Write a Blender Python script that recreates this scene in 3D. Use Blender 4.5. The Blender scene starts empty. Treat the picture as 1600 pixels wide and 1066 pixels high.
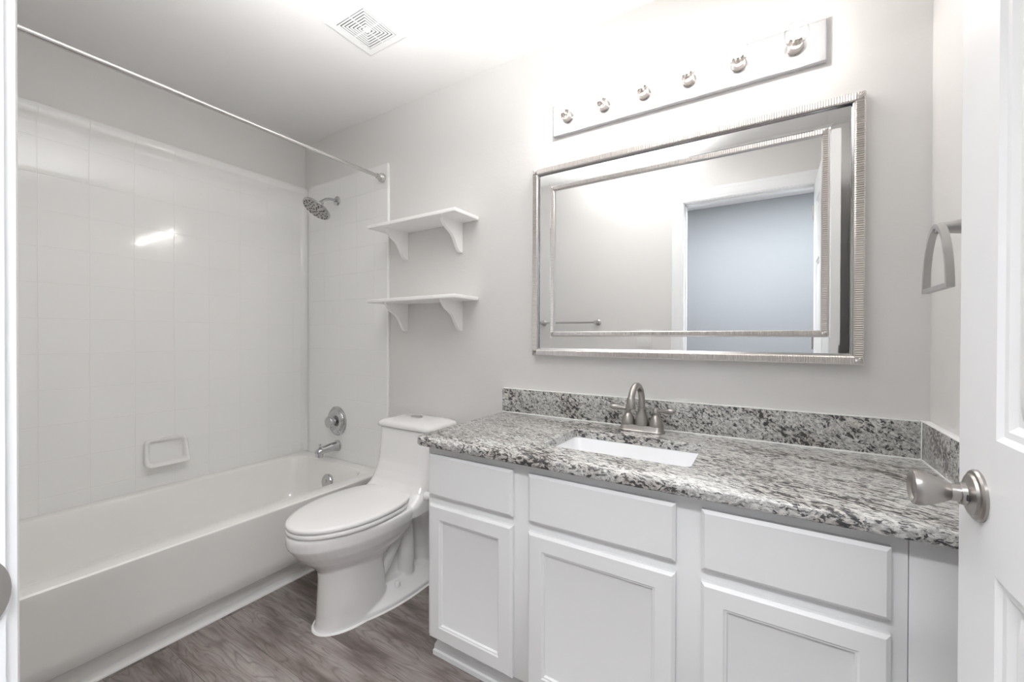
import bpy, bmesh, math, random
from mathutils import Vector, Matrix
random.seed(7)
PI = math.pi
sc = bpy.context.scene
C = sc.collection
K = 0.035            # floor offset of the measured heights

# ------------------------------------------------------------------ camera
cam_d = bpy.data.cameras.new('camera'); cam = bpy.data.objects.new('camera', cam_d); C.objects.link(cam)
cam_d.sensor_width = 36.0; cam_d.lens = 644.32 / 1600 * 36
cam_d.shift_x = (800 - 799.29) / 1600; cam_d.shift_y = (530.41 - 533) / 1600
cam_d.clip_start = 0.02
yaw, pit, rol = math.radians(31.966), math.radians(-0.323), math.radians(0.155)
f = Vector((-math.sin(yaw) * math.cos(pit), math.cos(yaw) * math.cos(pit), math.sin(pit)))
r = Vector((math.cos(yaw), math.sin(yaw), 0)); u = r.cross(f)
r2 = r * math.cos(rol) + u * math.sin(rol); u2 = -r * math.sin(rol) + u * math.cos(rol)
M = Matrix(((r2.x, u2.x, -f.x, 0), (r2.y, u2.y, -f.y, 0), (r2.z, u2.z, -f.z, 1.13 + K), (0, 0, 0, 1)))
cam.matrix_world = M
sc.camera = cam
# ------------------------------------------------------------------ world, lights, exposure
w = bpy.data.worlds.new('world'); sc.world = w; w.use_nodes = True
w.node_tree.nodes['Background'].inputs[0].default_value = (0.75, 0.82, 0.92, 1)
w.node_tree.nodes['Background'].inputs[1].default_value = 0.3
sc.view_settings.view_transform = 'Standard'; sc.view_settings.look = 'None'
sc.view_settings.exposure = 1.45; sc.view_settings.gamma = 1.0
sc.cycles.max_bounces = 12; sc.cycles.diffuse_bounces = 7; sc.cycles.glossy_bounces = 6
sc.cycles.transparent_max_bounces = 12

def area(name, loc, target, sx, sy, power, col):
    d = bpy.data.lights.new(name, 'AREA'); d.shape = 'RECTANGLE'; d.size = sx; d.size_y = sy
    d.energy = power; d.color = col
    o = bpy.data.objects.new(name, d); C.objects.link(o); o.location = loc
    o.rotation_euler = (Vector(target) - Vector(loc)).to_track_quat('-Z', 'Y').to_euler()
    return o
area('hall_top_fill', (-0.05, -0.34, 2.455), (-0.05, -0.339, 0), 1.5, 0.36, 27, (0.97, 0.98, 1.0))  # added fill through the doorway, no fixture there; stands in for hall daylight
area('hall_side_fill', (-0.95, -0.14, 1.3), (-0.5, -1.3, 1.2), 0.5, 1.8, 0.5, (0.93, 0.96, 1.0))  # added pair beside the doorway, brightens the hall wall so it bounces back
area('hall_side_fill', (0.75, -0.14, 1.3), (0.3, -1.3, 1.2), 0.5, 1.8, 0.5, (0.93, 0.96, 1.0))
def spot(name, loc, target, power, col, size, blend, rad):
    d = bpy.data.lights.new(name, 'SPOT'); d.energy = power; d.color = col; d.spot_size = math.radians(size); d.spot_blend = blend; d.shadow_soft_size = rad
    o = bpy.data.objects.new(name, d); C.objects.link(o); o.location = loc
    o.rotation_euler = (Vector(target) - Vector(loc)).to_track_quat('-Z', 'Y').to_euler()
    return o
spot('ceiling_bounce_fill', (-0.62, 0.50, 1.70), (-0.84, 0.64, 2.47), 56, (1.0, 0.995, 0.99), 110, 1.0, 0.10)  # added spot without a fixture, lights the ceiling for general room fill
spot('hall_glow_fill', (0.75, -0.65, 2.2), (0.32, -1.3, 2.0), 2.2, (0.72, 1.0, 0.86), 75, 1.0, 0.05)  # added tinted spot, makes the greenish glow on the hall wall; source unseen
BULB_W = 0.35

# ------------------------------------------------------------------ materials
def mat(name, col, rough=0.5, metal=0.0, bump=None, coat=0.0, spec=0.5):
    m = bpy.data.materials.new(name); m.use_nodes = True
    nt = m.node_tree; b = nt.nodes['Principled BSDF']
    b.inputs['Base Color'].default_value = (*col, 1); b.inputs['Roughness'].default_value = rough
    b.inputs['Metallic'].default_value = metal; b.inputs['Coat Weight'].default_value = coat
    b.inputs['Specular IOR Level'].default_value = spec
    if bump:
        sc_, st, dist = bump
        tc = nt.nodes.new('ShaderNodeTexCoord'); n = nt.nodes.new('ShaderNodeTexNoise')
        n.inputs['Scale'].default_value = sc_; n.inputs['Detail'].default_value = 3
        bp = nt.nodes.new('ShaderNodeBump'); bp.inputs['Strength'].default_value = st; bp.inputs['Distance'].default_value = dist
        nt.links.new(tc.outputs['Object'], n.inputs['Vector']); nt.links.new(n.outputs['Fac'], bp.inputs['Height'])
        nt.links.new(bp.outputs['Normal'], b.inputs['Normal'])
    return m

M_wall = mat('wall_paint', (0.73, 0.72, 0.71), 0.7, bump=(90, 0.25, 0.002))
M_ceil = mat('ceiling_paint', (0.82, 0.817, 0.813), 0.8, bump=(120, 0.3, 0.002))
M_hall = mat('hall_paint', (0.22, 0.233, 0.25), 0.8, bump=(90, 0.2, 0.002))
M_trim = mat('trim_paint', (0.84, 0.85, 0.865), 0.35)
M_door = mat('door_paint', (0.82, 0.825, 0.835), 0.42, bump=(60, 0.1, 0.001))
M_cab = mat('cabinet_paint', (0.80, 0.805, 0.81), 0.38, bump=(40, 0.08, 0.001))
M_shelf = mat('shelf_paint', (0.93, 0.925, 0.92), 0.4)
M_porc = mat('porcelain', (0.83, 0.825, 0.82), 0.08, coat=0.5)
M_seat = mat('seat_plastic', (0.83, 0.825, 0.82), 0.22)
M_tub = mat('tub_enamel', (0.86, 0.85, 0.83), 0.14, coat=0.3)
M_sink = mat('sink_porcelain', (0.90, 0.91, 0.93), 0.15)
M_soap = mat('soap_dish_plastic', (0.83, 0.83, 0.82), 0.15)
M_chrome = mat('chrome', (0.56, 0.56, 0.57), 0.10, 1.0)
M_rod = mat('rod_metal', (0.62, 0.61, 0.60), 0.25, 1.0)
M_nick = mat('brushed_nickel', (0.42, 0.40, 0.38), 0.3, 1.0, bump=(300, 0.1, 0.0005))
M_satin = mat('satin_nickel', (0.55, 0.545, 0.54), 0.38, 1.0)
M_mirror = mat('mirror_glass', (0.93, 0.94, 0.94), 0.005, 1.0)
M_ribs = mat('silver_leaf', (0.72, 0.69, 0.67), 0.28, 1.0)
M_plate = mat('light_bar_metal', (0.60, 0.60, 0.62), 0.3, 0.6)
M_sock = mat('socket_metal', (0.42, 0.39, 0.37), 0.25, 1.0)
M_black = mat('dark_gap', (0.03, 0.03, 0.03), 0.6)
M_rubber = mat('grey_rubber', (0.10, 0.10, 0.10), 0.6)
M_caulk = mat('white_caulk', (0.92, 0.92, 0.91), 0.5)
M_vent = mat('vent_plastic', (0.82, 0.82, 0.82), 0.45)

def glass_mat():
    m = bpy.data.materials.new('bulb_glass'); m.use_nodes = True; nt = m.node_tree; nt.nodes.clear()
    o = nt.nodes.new('ShaderNodeOutputMaterial'); mx = nt.nodes.new('ShaderNodeMixShader')
    t = nt.nodes.new('ShaderNodeBsdfTransparent'); g = nt.nodes.new('ShaderNodeBsdfGlossy')
    t.inputs[0].default_value = (0.97, 0.97, 0.97, 1); g.inputs['Roughness'].default_value = 0.03
    lw = nt.nodes.new('ShaderNodeLayerWeight'); lw.inputs[0].default_value = 0.12
    mu = nt.nodes.new('ShaderNodeMath'); mu.operation = 'MULTIPLY'; mu.inputs[1].default_value = 0.6; nt.links.new(lw.outputs['Fresnel'], mu.inputs[0]); nt.links.new(mu.outputs[0], mx.inputs[0]); nt.links.new(t.outputs[0], mx.inputs[1]); nt.links.new(g.outputs[0], mx.inputs[2])
    nt.links.new(mx.outputs[0], o.inputs[0]); return m
M_glass = glass_mat()
def emis(name, col, s):
    m = bpy.data.materials.new(name); m.use_nodes = True; nt = m.node_tree; nt.nodes.clear()
    o = nt.nodes.new('ShaderNodeOutputMaterial'); e = nt.nodes.new('ShaderNodeEmission')
    e.inputs[0].default_value = (*col, 1); e.inputs[1].default_value = s; nt.links.new(e.outputs[0], o.inputs[0]); return m
M_fil = emis('filament_glow', (1.0, 0.95, 0.88), 60)

class NT:
    def __init__(s, m): s.nt = m.node_tree
    def n(s, t, **kw):
        x = s.nt.nodes.new(t)
        for k, v in kw.items():
            if k.startswith('_'): setattr(x, k[1:], v)
            else:
                k2 = k.replace('__', ' ')
                x.inputs[k2].default_value = v
        return x
    def l(s, a, b): s.nt.links.new(a, b)
    def ramp(s, src, stops):
        x = s.nt.nodes.new('ShaderNodeValToRGB'); cr = x.color_ramp
        while len(cr.elements) < len(stops): cr.elements.new(0.5)
        for e, (p, c) in zip(cr.elements, stops):
            e.position = p; e.color = (*c, 1) if len(c) == 3 else c
        s.l(src, x.inputs[0]); return x.outputs[0]
    def mix(s, fac, a, b, mode='MIX'):
        x = s.nt.nodes.new('ShaderNodeMix'); x.data_type = 'RGBA'; x.blend_type = mode
        for sock, v in ((x.inputs[0], fac), (x.inputs[6], a), (x.inputs[7], b)):
            if hasattr(v, 'links'): s.l(v, sock)
            else: sock.default_value = v if not isinstance(v, tuple) else (*v, 1)
        return x.outputs[2]
g3 = lambda v: (v, v, v)

def granite(name, rot, scl):
    m = mat(name, (0.5, 0.5, 0.5), 0.16); N = NT(m); b = m.node_tree.nodes['Principled BSDF']
    tc = N.n('ShaderNodeTexCoord')
    mp0 = N.n('ShaderNodeMapping'); mp0.inputs['Rotation'].default_value = rot
    mp = N.n('ShaderNodeMapping'); mp.inputs['Scale'].default_value = scl
    N.l(tc.outputs['Object'], mp0.inputs['Vector'])
    wn = N.n('ShaderNodeTexNoise', Scale=14.0, Detail=2.0); N.l(mp0.outputs[0], wn.inputs['Vector'])
    va = N.n('ShaderNodeVectorMath', _operation='MULTIPLY_ADD'); N.l(wn.outputs['Color'], va.inputs[0])
    va.inputs[1].default_value = (0.035, 0.035, 0.035); N.l(mp0.outputs[0], va.inputs[2])
    N.l(va.outputs[0], mp.inputs['Vector'])
    v = mp.outputs[0]
    big = N.n('ShaderNodeTexNoise', Scale=7.0, Detail=3.0); N.l(v, big.inputs['Vector'])
    mid = N.n('ShaderNodeTexNoise', Scale=60.0, Detail=5.0, Roughness=0.65); N.l(v, mid.inputs['Vector'])
    fine = N.n('ShaderNodeTexNoise', Scale=140.0, Detail=6.0, Roughness=0.7); N.l(v, fine.inputs['Vector'])
    vein = N.n('ShaderNodeTexNoise', Scale=85.0, Detail=5.0, Roughness=0.65, Distortion=0.5); N.l(v, vein.inputs['Vector'])
    base = N.ramp(mid.outputs['Fac'], [(0.30, (0.30, 0.30, 0.295)), (0.44, (0.52, 0.515, 0.50)), (0.56, (0.74, 0.735, 0.71)), (0.8, (0.50, 0.50, 0.50))])
    gr = N.ramp(fine.outputs['Fac'], [(0.43, g3(1.0)), (0.52, g3(0.0))])
    c1 = N.mix(gr, base, (0.34, 0.335, 0.335))
    # the mask keeps its own strength low
    mg = N.n('ShaderNodeMath', _operation='MULTIPLY'); N.l(gr, mg.inputs[0]); mg.inputs[1].default_value = 0.62
    c1 = N.mix(mg.outputs[0], base, (0.24, 0.235, 0.23))
    warm = N.ramp(big.outputs['Fac'], [(0.50, g3(0.0)), (0.66, g3(0.35))])
    c2 = N.mix(warm, c1, (0.40, 0.34, 0.30))
    # black mica flecks: vein noise pushed by the large one
    ad = N.n('ShaderNodeMath', _operation='MULTIPLY_ADD'); N.l(big.outputs['Fac'], ad.inputs[0]); ad.inputs[1].default_value = 0.42; N.l(vein.outputs['Fac'], ad.inputs[2])
    bl = N.ramp(ad.outputs[0], [(0.745, g3(0.0)), (0.80, g3(0.92))])
    c3 = N.mix(bl, c2, (0.035, 0.035, 0.037))
    vo = N.n('ShaderNodeTexNoise', Scale=110.0, Detail=4.0, Roughness=0.6); N.l(v, vo.inputs['Vector'])
    mm = N.ramp(vo.outputs['Fac'], [(0.36, g3(0.85)), (0.42, g3(0.0))])
    c4 = N.mix(mm, c3, (0.06, 0.06, 0.062))
    N.l(c4, b.inputs['Base Color'])
    return m
M_gr_top = granite('granite_top', (0, 0, math.radians(20)), (0.50, 1.45, 1.3))
M_gr_splash = granite('granite_splash', (0, math.radians(-35), 0), (0.85, 1.2, 1.35))

def tile(name, hor, h0, z0):
    m = mat(name, (0.87, 0.87, 0.86), 0.09, coat=0.2); N = NT(m); b = m.node_tree.nodes['Principled BSDF']
    tc = N.n('ShaderNodeTexCoord'); sx = N.n('ShaderNodeSeparateXYZ'); N.l(tc.outputs['Object'], sx.inputs[0])
    cb = N.n('ShaderNodeCombineXYZ')
    a1 = N.n('ShaderNodeMath', _operation='SUBTRACT'); N.l(sx.outputs[hor], a1.inputs[0]); a1.inputs[1].default_value = h0
    a2 = N.n('ShaderNodeMath', _operation='SUBTRACT'); N.l(sx.outputs['Z'], a2.inputs[0]); a2.inputs[1].default_value = z0
    N.l(a1.outputs[0], cb.inputs[0]); N.l(a2.outputs[0], cb.inputs[1])
    br = N.n('ShaderNodeTexBrick'); br.offset = 0.0; br.squash = 1.0
    N.l(cb.outputs[0], br.inputs['Vector'])
    br.inputs['Scale'].default_value = 1.0; br.inputs['Mortar Size'].default_value = 0.0022; br.inputs['Mortar Smooth'].default_value = 0.6
    br.inputs['Brick Width'].default_value = 0.161; br.inputs['Row Height'].default_value = 0.157
    b1 = N.n('ShaderNodeBump', Strength=0.5, Distance=0.002); b1.invert = True; N.l(br.outputs['Fac'], b1.inputs['Height'])
    ns = N.n('ShaderNodeTexNoise', Scale=9.0, Detail=2.0); N.l(tc.outputs['Object'], ns.inputs['Vector'])
    b2 = N.n('ShaderNodeBump', Strength=0.25, Distance=0.0016); N.l(ns.outputs['Fac'], b2.inputs['Height'])
    N.l(b1.outputs[0], b2.inputs['Normal']); N.l(b2.outputs[0], b.inputs['Normal'])
    return m
M_tile_side = tile('tile_panel_side', 'Y', 0.387 - 0.161 * 4, 1.602 + K - 0.157 * 20)
M_tile_end = tile('tile_panel_end', 'X', -2.45, 1.602 + K - 0.157 * 20)

def wood():
    m = mat('vinyl_planks', (0.2, 0.17, 0.15), 0.34); N = NT(m); b = m.node_tree.nodes['Principled BSDF']
    tc = N.n('ShaderNodeTexCoord')
    br = N.n('ShaderNodeTexBrick'); br.offset = 0.1; br.offset_frequency = 2
    mp = N.n('ShaderNodeMapping'); mp.inputs['Location'].default_value = (0.68, 0.085, 0); N.l(tc.outputs['Object'], mp.inputs[0])
    N.l(mp.outputs[0], br.inputs['Vector'])
    br.inputs['Scale'].default_value = 1.0; br.inputs['Mortar Size'].default_value = 0.0009; br.inputs['Mortar Smooth'].default_value = 0.2
    br.inputs['Brick Width'].default_value = 1.22; br.inputs['Row Height'].default_value = 0.178
    br.inputs['Color1'].default_value = (0, 0, 0, 1); br.inputs['Color2'].default_value = (1, 1, 1, 1); br.inputs['Mortar'].default_value = (0.5, 0.5, 0.5, 1)
    # grain coordinates shifted per plank
    sp = N.n('ShaderNodeVectorMath', _operation='MULTIPLY_ADD'); N.l(br.outputs['Color'], sp.inputs[0]); sp.inputs[1].default_value = (3.7, 5.3, 2.1); N.l(tc.outputs['Object'], sp.inputs[2])
    m2 = N.n('ShaderNodeMapping'); m2.inputs['Scale'].default_value = (0.8, 6.5, 1.0); N.l(sp.outputs[0], m2.inputs[0])
    warp = N.n('ShaderNodeTexNoise', Scale=2.2, Detail=2.0, Distortion=0.4); N.l(m2.outputs[0], warp.inputs['Vector'])
    # contour lines of a smooth field make the cathedral grain
    k = N.n('ShaderNodeMath', _operation='MULTIPLY'); N.l(warp.outputs['Fac'], k.inputs[0]); k.inputs[1].default_value = 95.0
    s = N.n('ShaderNodeMath', _operation='SINE'); N.l(k.outputs[0], s.inputs[0])
    ring = N.ramp(s.outputs[0], [(0.0, g3(0.0)), (0.75, g3(0.35)), (1.0, g3(1.0))])
    m3 = N.n('ShaderNodeMapping'); m3.inputs['Scale'].default_value = (3.0, 60.0, 1.0); N.l(sp.outputs[0], m3.inputs[0])
    fib = N.n('ShaderNodeTexNoise', Scale=2.0, Detail=6.0, Roughness=0.7); N.l(m3.outputs[0], fib.inputs['Vector'])
    m4 = N.n('ShaderNodeMapping'); m4.inputs['Scale'].default_value = (1.6, 8.0, 1.0); N.l(sp.outputs[0], m4.inputs[0])
    blo = N.n('ShaderNodeTexNoise', Scale=1.6, Detail=3.0, Roughness=0.6); N.l(m4.outputs[0], blo.inputs['Vector'])
    c = N.ramp(blo.outputs['Fac'], [(0.34, (0.15, 0.12, 0.111)), (0.50, (0.29, 0.253, 0.238)), (0.72, (0.39, 0.355, 0.338))])
    fr = N.ramp(fib.outputs['Fac'], [(0.30, g3(0.62)), (0.52, g3(1.0)), (0.75, g3(1.15))])
    c = N.mix(0.85, c, fr, 'MULTIPLY')
    rk = N.n('ShaderNodeMath', _operation='MULTIPLY'); N.l(ring, rk.inputs[0]); rk.inputs[1].default_value = 0.42
    c = N.mix(rk.outputs[0], c, (0.085, 0.068, 0.06))
    tone = N.ramp(br.outputs['Color'], [(0.0, g3(0.86)), (1.0, g3(1.12))])
    c = N.mix(1.0, c, tone, 'MULTIPLY')
    mk = N.n('ShaderNodeMath', _operation='MULTIPLY'); N.l(br.outputs['Fac'], mk.inputs[0]); mk.inputs[1].default_value = 0.6
    c = N.mix(mk.outputs[0], c, (0.05, 0.042, 0.038))
    N.l(c, b.inputs['Base Color'])
    bp = N.n('ShaderNodeBump', Strength=0.15, Distance=0.001); N.l(fib.outputs['Fac'], bp.inputs['Height']); N.l(bp.outputs[0], b.inputs['Normal'])
    return m
M_wood = wood()

# ------------------------------------------------------------------ geometry helpers
def thing(name, label, cat, loc, group=None, kind=None):
    o = bpy.data.objects.new(name, None); C.objects.link(o); o.location = loc; o.empty_display_size = 0.05
    o['label'] = label; o['category'] = cat
    if group: o['group'] = group
    if kind: o['kind'] = kind
    return o
def tag(o, label=None, cat=None, group=None, kind=None):
    if label: o['label'] = label
    if cat: o['category'] = cat
    if group: o['group'] = group
    if kind: o['kind'] = kind
    return o
def origin_of(p):
    v = Vector((0, 0, 0))
    while p is not None: v += p.location; p = p.parent
    return v

class MB:
    def __init__(s): s.bm = bmesh.new()
    def box(s, x0, x1, y0, y1, z0, z1, bev=0.0, seg=2):
        b = bmesh.new(); bmesh.ops.create_cube(b, size=1.0)
        for v in b.verts:
            v.co = Vector(((x0 + x1) / 2 + v.co.x * (x1 - x0), (y0 + y1) / 2 + v.co.y * (y1 - y0), (z0 + z1) / 2 + v.co.z * (z1 - z0)))
        if bev > 0: bmesh.ops.bevel(b, geom=b.edges[:], offset=bev, segments=seg, affect='EDGES', profile=0.5)
        s._merge(b); return s
    def _merge(s, b):
        mp = {}
        for v in b.verts: mp[v] = s.bm.verts.new(v.co)
        for fc in b.faces:
            try: s.bm.faces.new([mp[v] for v in fc.verts])
            except ValueError: pass
        b.free()
    def loft(s, rings, cap0=True, cap1=True, close=False):
        R = [[s.bm.verts.new(p) for p in ring] for ring in rings]
        n = len(R[0]); m = len(R)
        for i in range(m if close else m - 1):
            a, b = R[i], R[(i + 1) % m]
            for j in range(n):
                s.bm.faces.new((a[j], a[(j + 1) % n], b[(j + 1) % n], b[j]))
        if not close:
            if cap0: s.bm.faces.new(list(reversed(R[0])))
            if cap1: s.bm.faces.new(R[-1])
        return s
    def lathe(s, prof, org, axis, n=32, cap0=True, cap1=True):
        ax = Vector(axis).normalized(); q = ax.to_track_quat('Z', 'Y'); org = Vector(org)
        rings = []
        for rr, h in prof:
            rings.append([org + q @ Vector((max(rr, 1e-4) * math.cos(2 * PI * k / n), max(rr, 1e-4) * math.sin(2 * PI * k / n), h)) for k in range(n)])
        return s.loft(rings, cap0, cap1)
    def tube(s, pts, rad, n=16, cap=True):
        pts = [Vector(p) for p in pts]
        rads = rad if isinstance(rad, (list, tuple)) else [rad] * len(pts)
        tang = []
        for i in range(len(pts)):
            a = pts[max(i - 1, 0)]; b = pts[min(i + 1, len(pts) - 1)]; tang.append((b - a).normalized())
        ref = Vector((0, 0, 1)) if abs(tang[0].z) < 0.9 else Vector((1, 0, 0))
        nrm = tang[0].cross(ref).normalized(); rings = []
        for p, t, rr in zip(pts, tang, rads):
            nrm = (nrm - t * nrm.dot(t)).normalized(); bn = t.cross(nrm)
            if isinstance(rr, tuple): ra, rb = rr
            else: ra = rb = rr
            rings.append([p + nrm * math.cos(2 * PI * k / n) * ra + bn * math.sin(2 * PI * k / n) * rb for k in range(n)])
        return s.loft(rings, cap, cap)
    def prism(s, poly, axis, a, b, bev=0):
        """poly of 2D points; axis 'x': (y,z) plane extruded from x=a to x=b, etc."""
        def P(p, t):
            return Vector((t, p[0], p[1])) if axis == 'x' else Vector((p[0], t, p[1])) if axis == 'y' else Vector((p[0], p[1], t))
        return s.loft([[P(p, a) for p in poly], [P(p, b) for p in poly]])
    def build(s, name, m, parent=None, ang=32, weld=True):
        bm = s.bm
        if weld: bmesh.ops.remove_doubles(bm, verts=bm.verts[:], dist=1e-6)
        bmesh.ops.recalc_face_normals(bm, faces=bm.faces[:])
        off = origin_of(parent)
        me = bpy.data.meshes.new(name)
        for v in bm.verts: v.co -= off
        for e in bm.edges:
            if len(e.link_faces) == 2: e.smooth = e.calc_face_angle(0) < math.radians(ang)
        for fc in bm.faces: fc.smooth = True
        bm.to_mesh(me); bm.free()
        me.materials.append(m)
        o = bpy.data.objects.new(name, me); C.objects.link(o)
        if parent is not None: o.parent = parent
        return o
def struct(name, mb, m, parent=None, ang=32):
    o = mb.build(name, m, parent, ang)
    if parent is None: o['kind'] = 'structure'
    return o
def rrect(x0, x1, y0, y1, rad, z, n=8, plane='xy'):
    pts = []
    for cx, cy, a0 in ((x1 - rad, y1 - rad, 0), (x0 + rad, y1 - rad, 90), (x0 + rad, y0 + rad, 180), (x1 - rad, y0 + rad, 270)):
        for k in range(n + 1):
            a = math.radians(a0 + 90 * k / n); pts.append((cx + rad * math.cos(a), cy + rad * math.sin(a)))
    if plane == 'xy': return [Vector((a, b, z)) for a, b in pts]
    if plane == 'xz': return [Vector((a, z, b)) for a, b in pts]
    return [Vector((z, a, b)) for a, b in pts]
def nested(mb, rects, face='y'):
    """rects: (a0,a1,z0,z1,d) rings on a face looking along `face`; capped at the last."""
    rings = []
    for a0, a1, z0, z1, d in rects:
        if face == 'y': rings.append([Vector((a0, d, z0)), Vector((a1, d, z0)), Vector((a1, d, z1)), Vector((a0, d, z1))])
        else: rings.append([Vector((d, a0, z0)), Vector((d, a1, z0)), Vector((d, a1, z1)), Vector((d, a0, z1))])
    mb.loft(rings, True, True)
def bez(p0, p1, p2, p3, n=16):
    out = []
    for i in range(n + 1):
        t = i / n; a = (1 - t)
        out.append(tuple(a**3 * p0[k] + 3 * a * a * t * p1[k] + 3 * a * t * t * p2[k] + t**3 * p3[k] for k in range(len(p0))))
    return out

# ------------------------------------------------------------------ room
XL, XR, YF, YB, ZC = -2.695, 0.396, 0.066, 1.650, 2.435 + K
JL, JR, ZD = -0.526, 0.252, 2.100 + K      # doorway
HX0, HX1, HY = -1.9, 1.5, -1.30
struct('floor', MB().box(HX0 - 1.2, HX1, HY - 0.1, YB + 0.1, -0.06, 0), M_wood)
struct('ceiling', MB().box(XL - 0.1, HX1 + 0.1, HY - 0.1, YB + 0.1, ZC, ZC + 0.08), M_ceil)
struct('wall_back', MB().box(XL - 0.1, XR + 0.1, YB, YB + 0.1, 0, ZC), M_wall)
struct('wall_left', MB().box(XL - 0.1, XL, YF - 0.1, YB, 0, ZC), M_wall)
struct('wall_right', MB().box(XR, XR + 0.1, YF, YB, 0, ZC), M_wall)
WT = 0.115
mb = MB().box(XL - 0.1, JL - 0.018, YF - WT, YF, 0, ZC).box(JR + 0.018, HX1, YF - WT, YF, 0, ZC).box(JL - 0.018, JR + 0.018, YF - WT, YF, ZD + 0.018, ZC)
struct('wall_front', mb, M_wall)
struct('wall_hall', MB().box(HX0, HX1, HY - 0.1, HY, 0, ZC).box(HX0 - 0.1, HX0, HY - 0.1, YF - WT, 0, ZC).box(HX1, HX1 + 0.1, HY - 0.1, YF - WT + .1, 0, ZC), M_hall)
# jamb with stop
mb = MB()
for x0, x1 in ((JL - 0.018, JL), (JR, JR + 0.018)):
    mb.box(x0, x1, YF - WT, YF, 0, ZD + 0.018)
mb.box(JL - 0.018, JR + 0.018, YF - WT, YF, ZD, ZD + 0.018)
mb.box(JL, JL + 0.010, YF - 0.075, YF - 0.040, 0, ZD, 0.002).box(JR - 0.010, JR, YF - 0.075, YF - 0.040, 0, ZD, 0.002).box(JL, JR, YF - 0.075, YF - 0.040, ZD - 0.010, ZD, 0.002)
jamb = struct('trim_1', mb, M_trim)
# casing (colonial profile, mitred) on the bathroom side
def casing(w=0.078):
    prof = [(0.0, 0.0), (0.0, 0.007), (0.006, 0.009), (0.014, 0.0085), (0.020, 0.011), (0.045, 0.014), (0.055, 0.0135), (0.062, 0.0165), (w - 0.004, 0.0165), (w, 0.013), (w, 0.0)]
    i = 0.006; mb = MB()
    rings = []
    for (a, z, sx, sz) in ((JL, 0.0, -1, 0), (JL, ZD, -1, 1), (JR, ZD, 1, 1), (JR, 0.0, 1, 0)):
        rings.append([Vector((a + sx * (i + o), YF + d, z + sz * (i + o))) for o, d in prof])
    return mb.loft(rings)
struct('trim_2', casing(), M_trim, ang=25)
# strike plate on the jamb
mb = MB()
zc = 0.925 + K
ring = [(YF - 0.018 + 0.021 * math.cos(t), zc + 0.031 * math.sin(t)) for t in [math.radians(-90 + 180 * k / 16) for k in range(17)]] + [(YF - 0.034, zc + 0.031), (YF - 0.034, zc - 0.031)]
mb.prism(ring, 'x', JL, JL + 0.0022)
sp = mb.build('strike_plate', M_nick, jamb); sp['label'] = 'brushed nickel strike plate'
# baseboards
def baseboard(name, x0, x1, y0, y1, along):
    mb = MB(); P = [(0, 0), (0.014, 0), (0.014, 0.070), (0.010, 0.078), (0.010, 0.088), (0.004, 0.098), (0, 0.098)]
    S = [(0.014, 0), (0.026, 0), (0.0255, 0.008), (0.021, 0.015), (0.014, 0.018)]
    for Q in (P, S):
        if along == 'x': mb.loft([[Vector((x, y0 - d, z)) for d, z in Q] for x in (x0, x1)])
        else: mb.loft([[Vector((x0 - d, y, z)) for d, z in Q] for y in (y0, y1)])
    return struct(name, mb, M_trim)
baseboard('baseboard_back', -1.845, -1.03, YB, YB, 'x')
mb = MB().box(-1.845, JL - 0.086, YF, YF + 0.013, 0, 0.098, 0.003); struct('baseboard_front', mb, M_trim)
mb = MB().box(HX0, HX1, HY, HY + 0.013, 0, 0.098, 0.003); struct('baseboard_hall', mb, M_trim)
# floor strip along the tub
mb = MB(); Q = [(-1.9425, 0), (-1.914, 0), (-1.915, 0.006), (-1.922, 0.012), (-1.9425, 0.019)]
mb.loft([[Vector((x, y, z)) for x, z in Q] for y in (YF, YB)])
struct('trim_3', mb, M_caulk)

# ------------------------------------------------------------------ door (open, seen edge and face)
DX, DY0, DY1 = 0.236, 0.085, 0.853
door = thing('door_1', 'white six-panel door standing open beside the vanity', 'door', (DX + 0.017, DY0, 0), kind='structure')
mb = MB(); T = 0.035
DZ1 = ZD - 0.004
ys = [DY0, DY0 + 0.113, DY0 + 0.327, DY1 - 0.327, DY1 - 0.113, DY1]
zs = [0.012, 0.235, 0.838 + K, 1.005 + K, 1.625, 1.71, 2.02 - 0.03, DZ1]
def doorface(x, sgn):
    for i in range(5):
        for j in range(7):
            a0, a1, z0, z1 = ys[i], ys[i + 1], zs[j], zs[j + 1]
            if i in (1, 3) and j in (1, 3, 5):
                pr = [(0, 0), (0.006, 0.005), (0.014, 0.0055), (0.022, 0.011), (0.030, 0.0115), (0.046, 0.004), (0.050, 0.0035)]
                R = []
                for o, d in pr:
                    R.append([Vector((x + sgn * d, a0 + o, z0 + o)), Vector((x + sgn * d, a1 - o, z0 + o)), Vector((x + sgn * d, a1 - o, z1 - o)), Vector((x + sgn * d, a0 + o, z1 - o))])
                mb.loft(R, False, True)
            else:
                mb.bm.faces.new([mb.bm.verts.new(p) for p in ((x, a0, z0), (x, a1, z0), (x, a1, z1), (x, a0, z1))])
doorface(DX, 1); doorface(DX + T, -1)
for (a, b_) in (((DY0, zs[0]), (DY1, zs[0])), ((DY1, zs[0]), (DY1, DZ1)), ((DY1, DZ1), (DY0, DZ1)), ((DY0, DZ1), (DY0, zs[0]))):
    mb.bm.faces.new([mb.bm.verts.new(p) for p in ((DX, a[0], a[1]), (DX, b_[0], b_[1]), (DX + T, b_[0], b_[1]), (DX + T, a[0], a[1]))])
mb.build('door_slab', M_door, door, ang=20)
KZ, KY = 0.922 + K, 0.788
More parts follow.
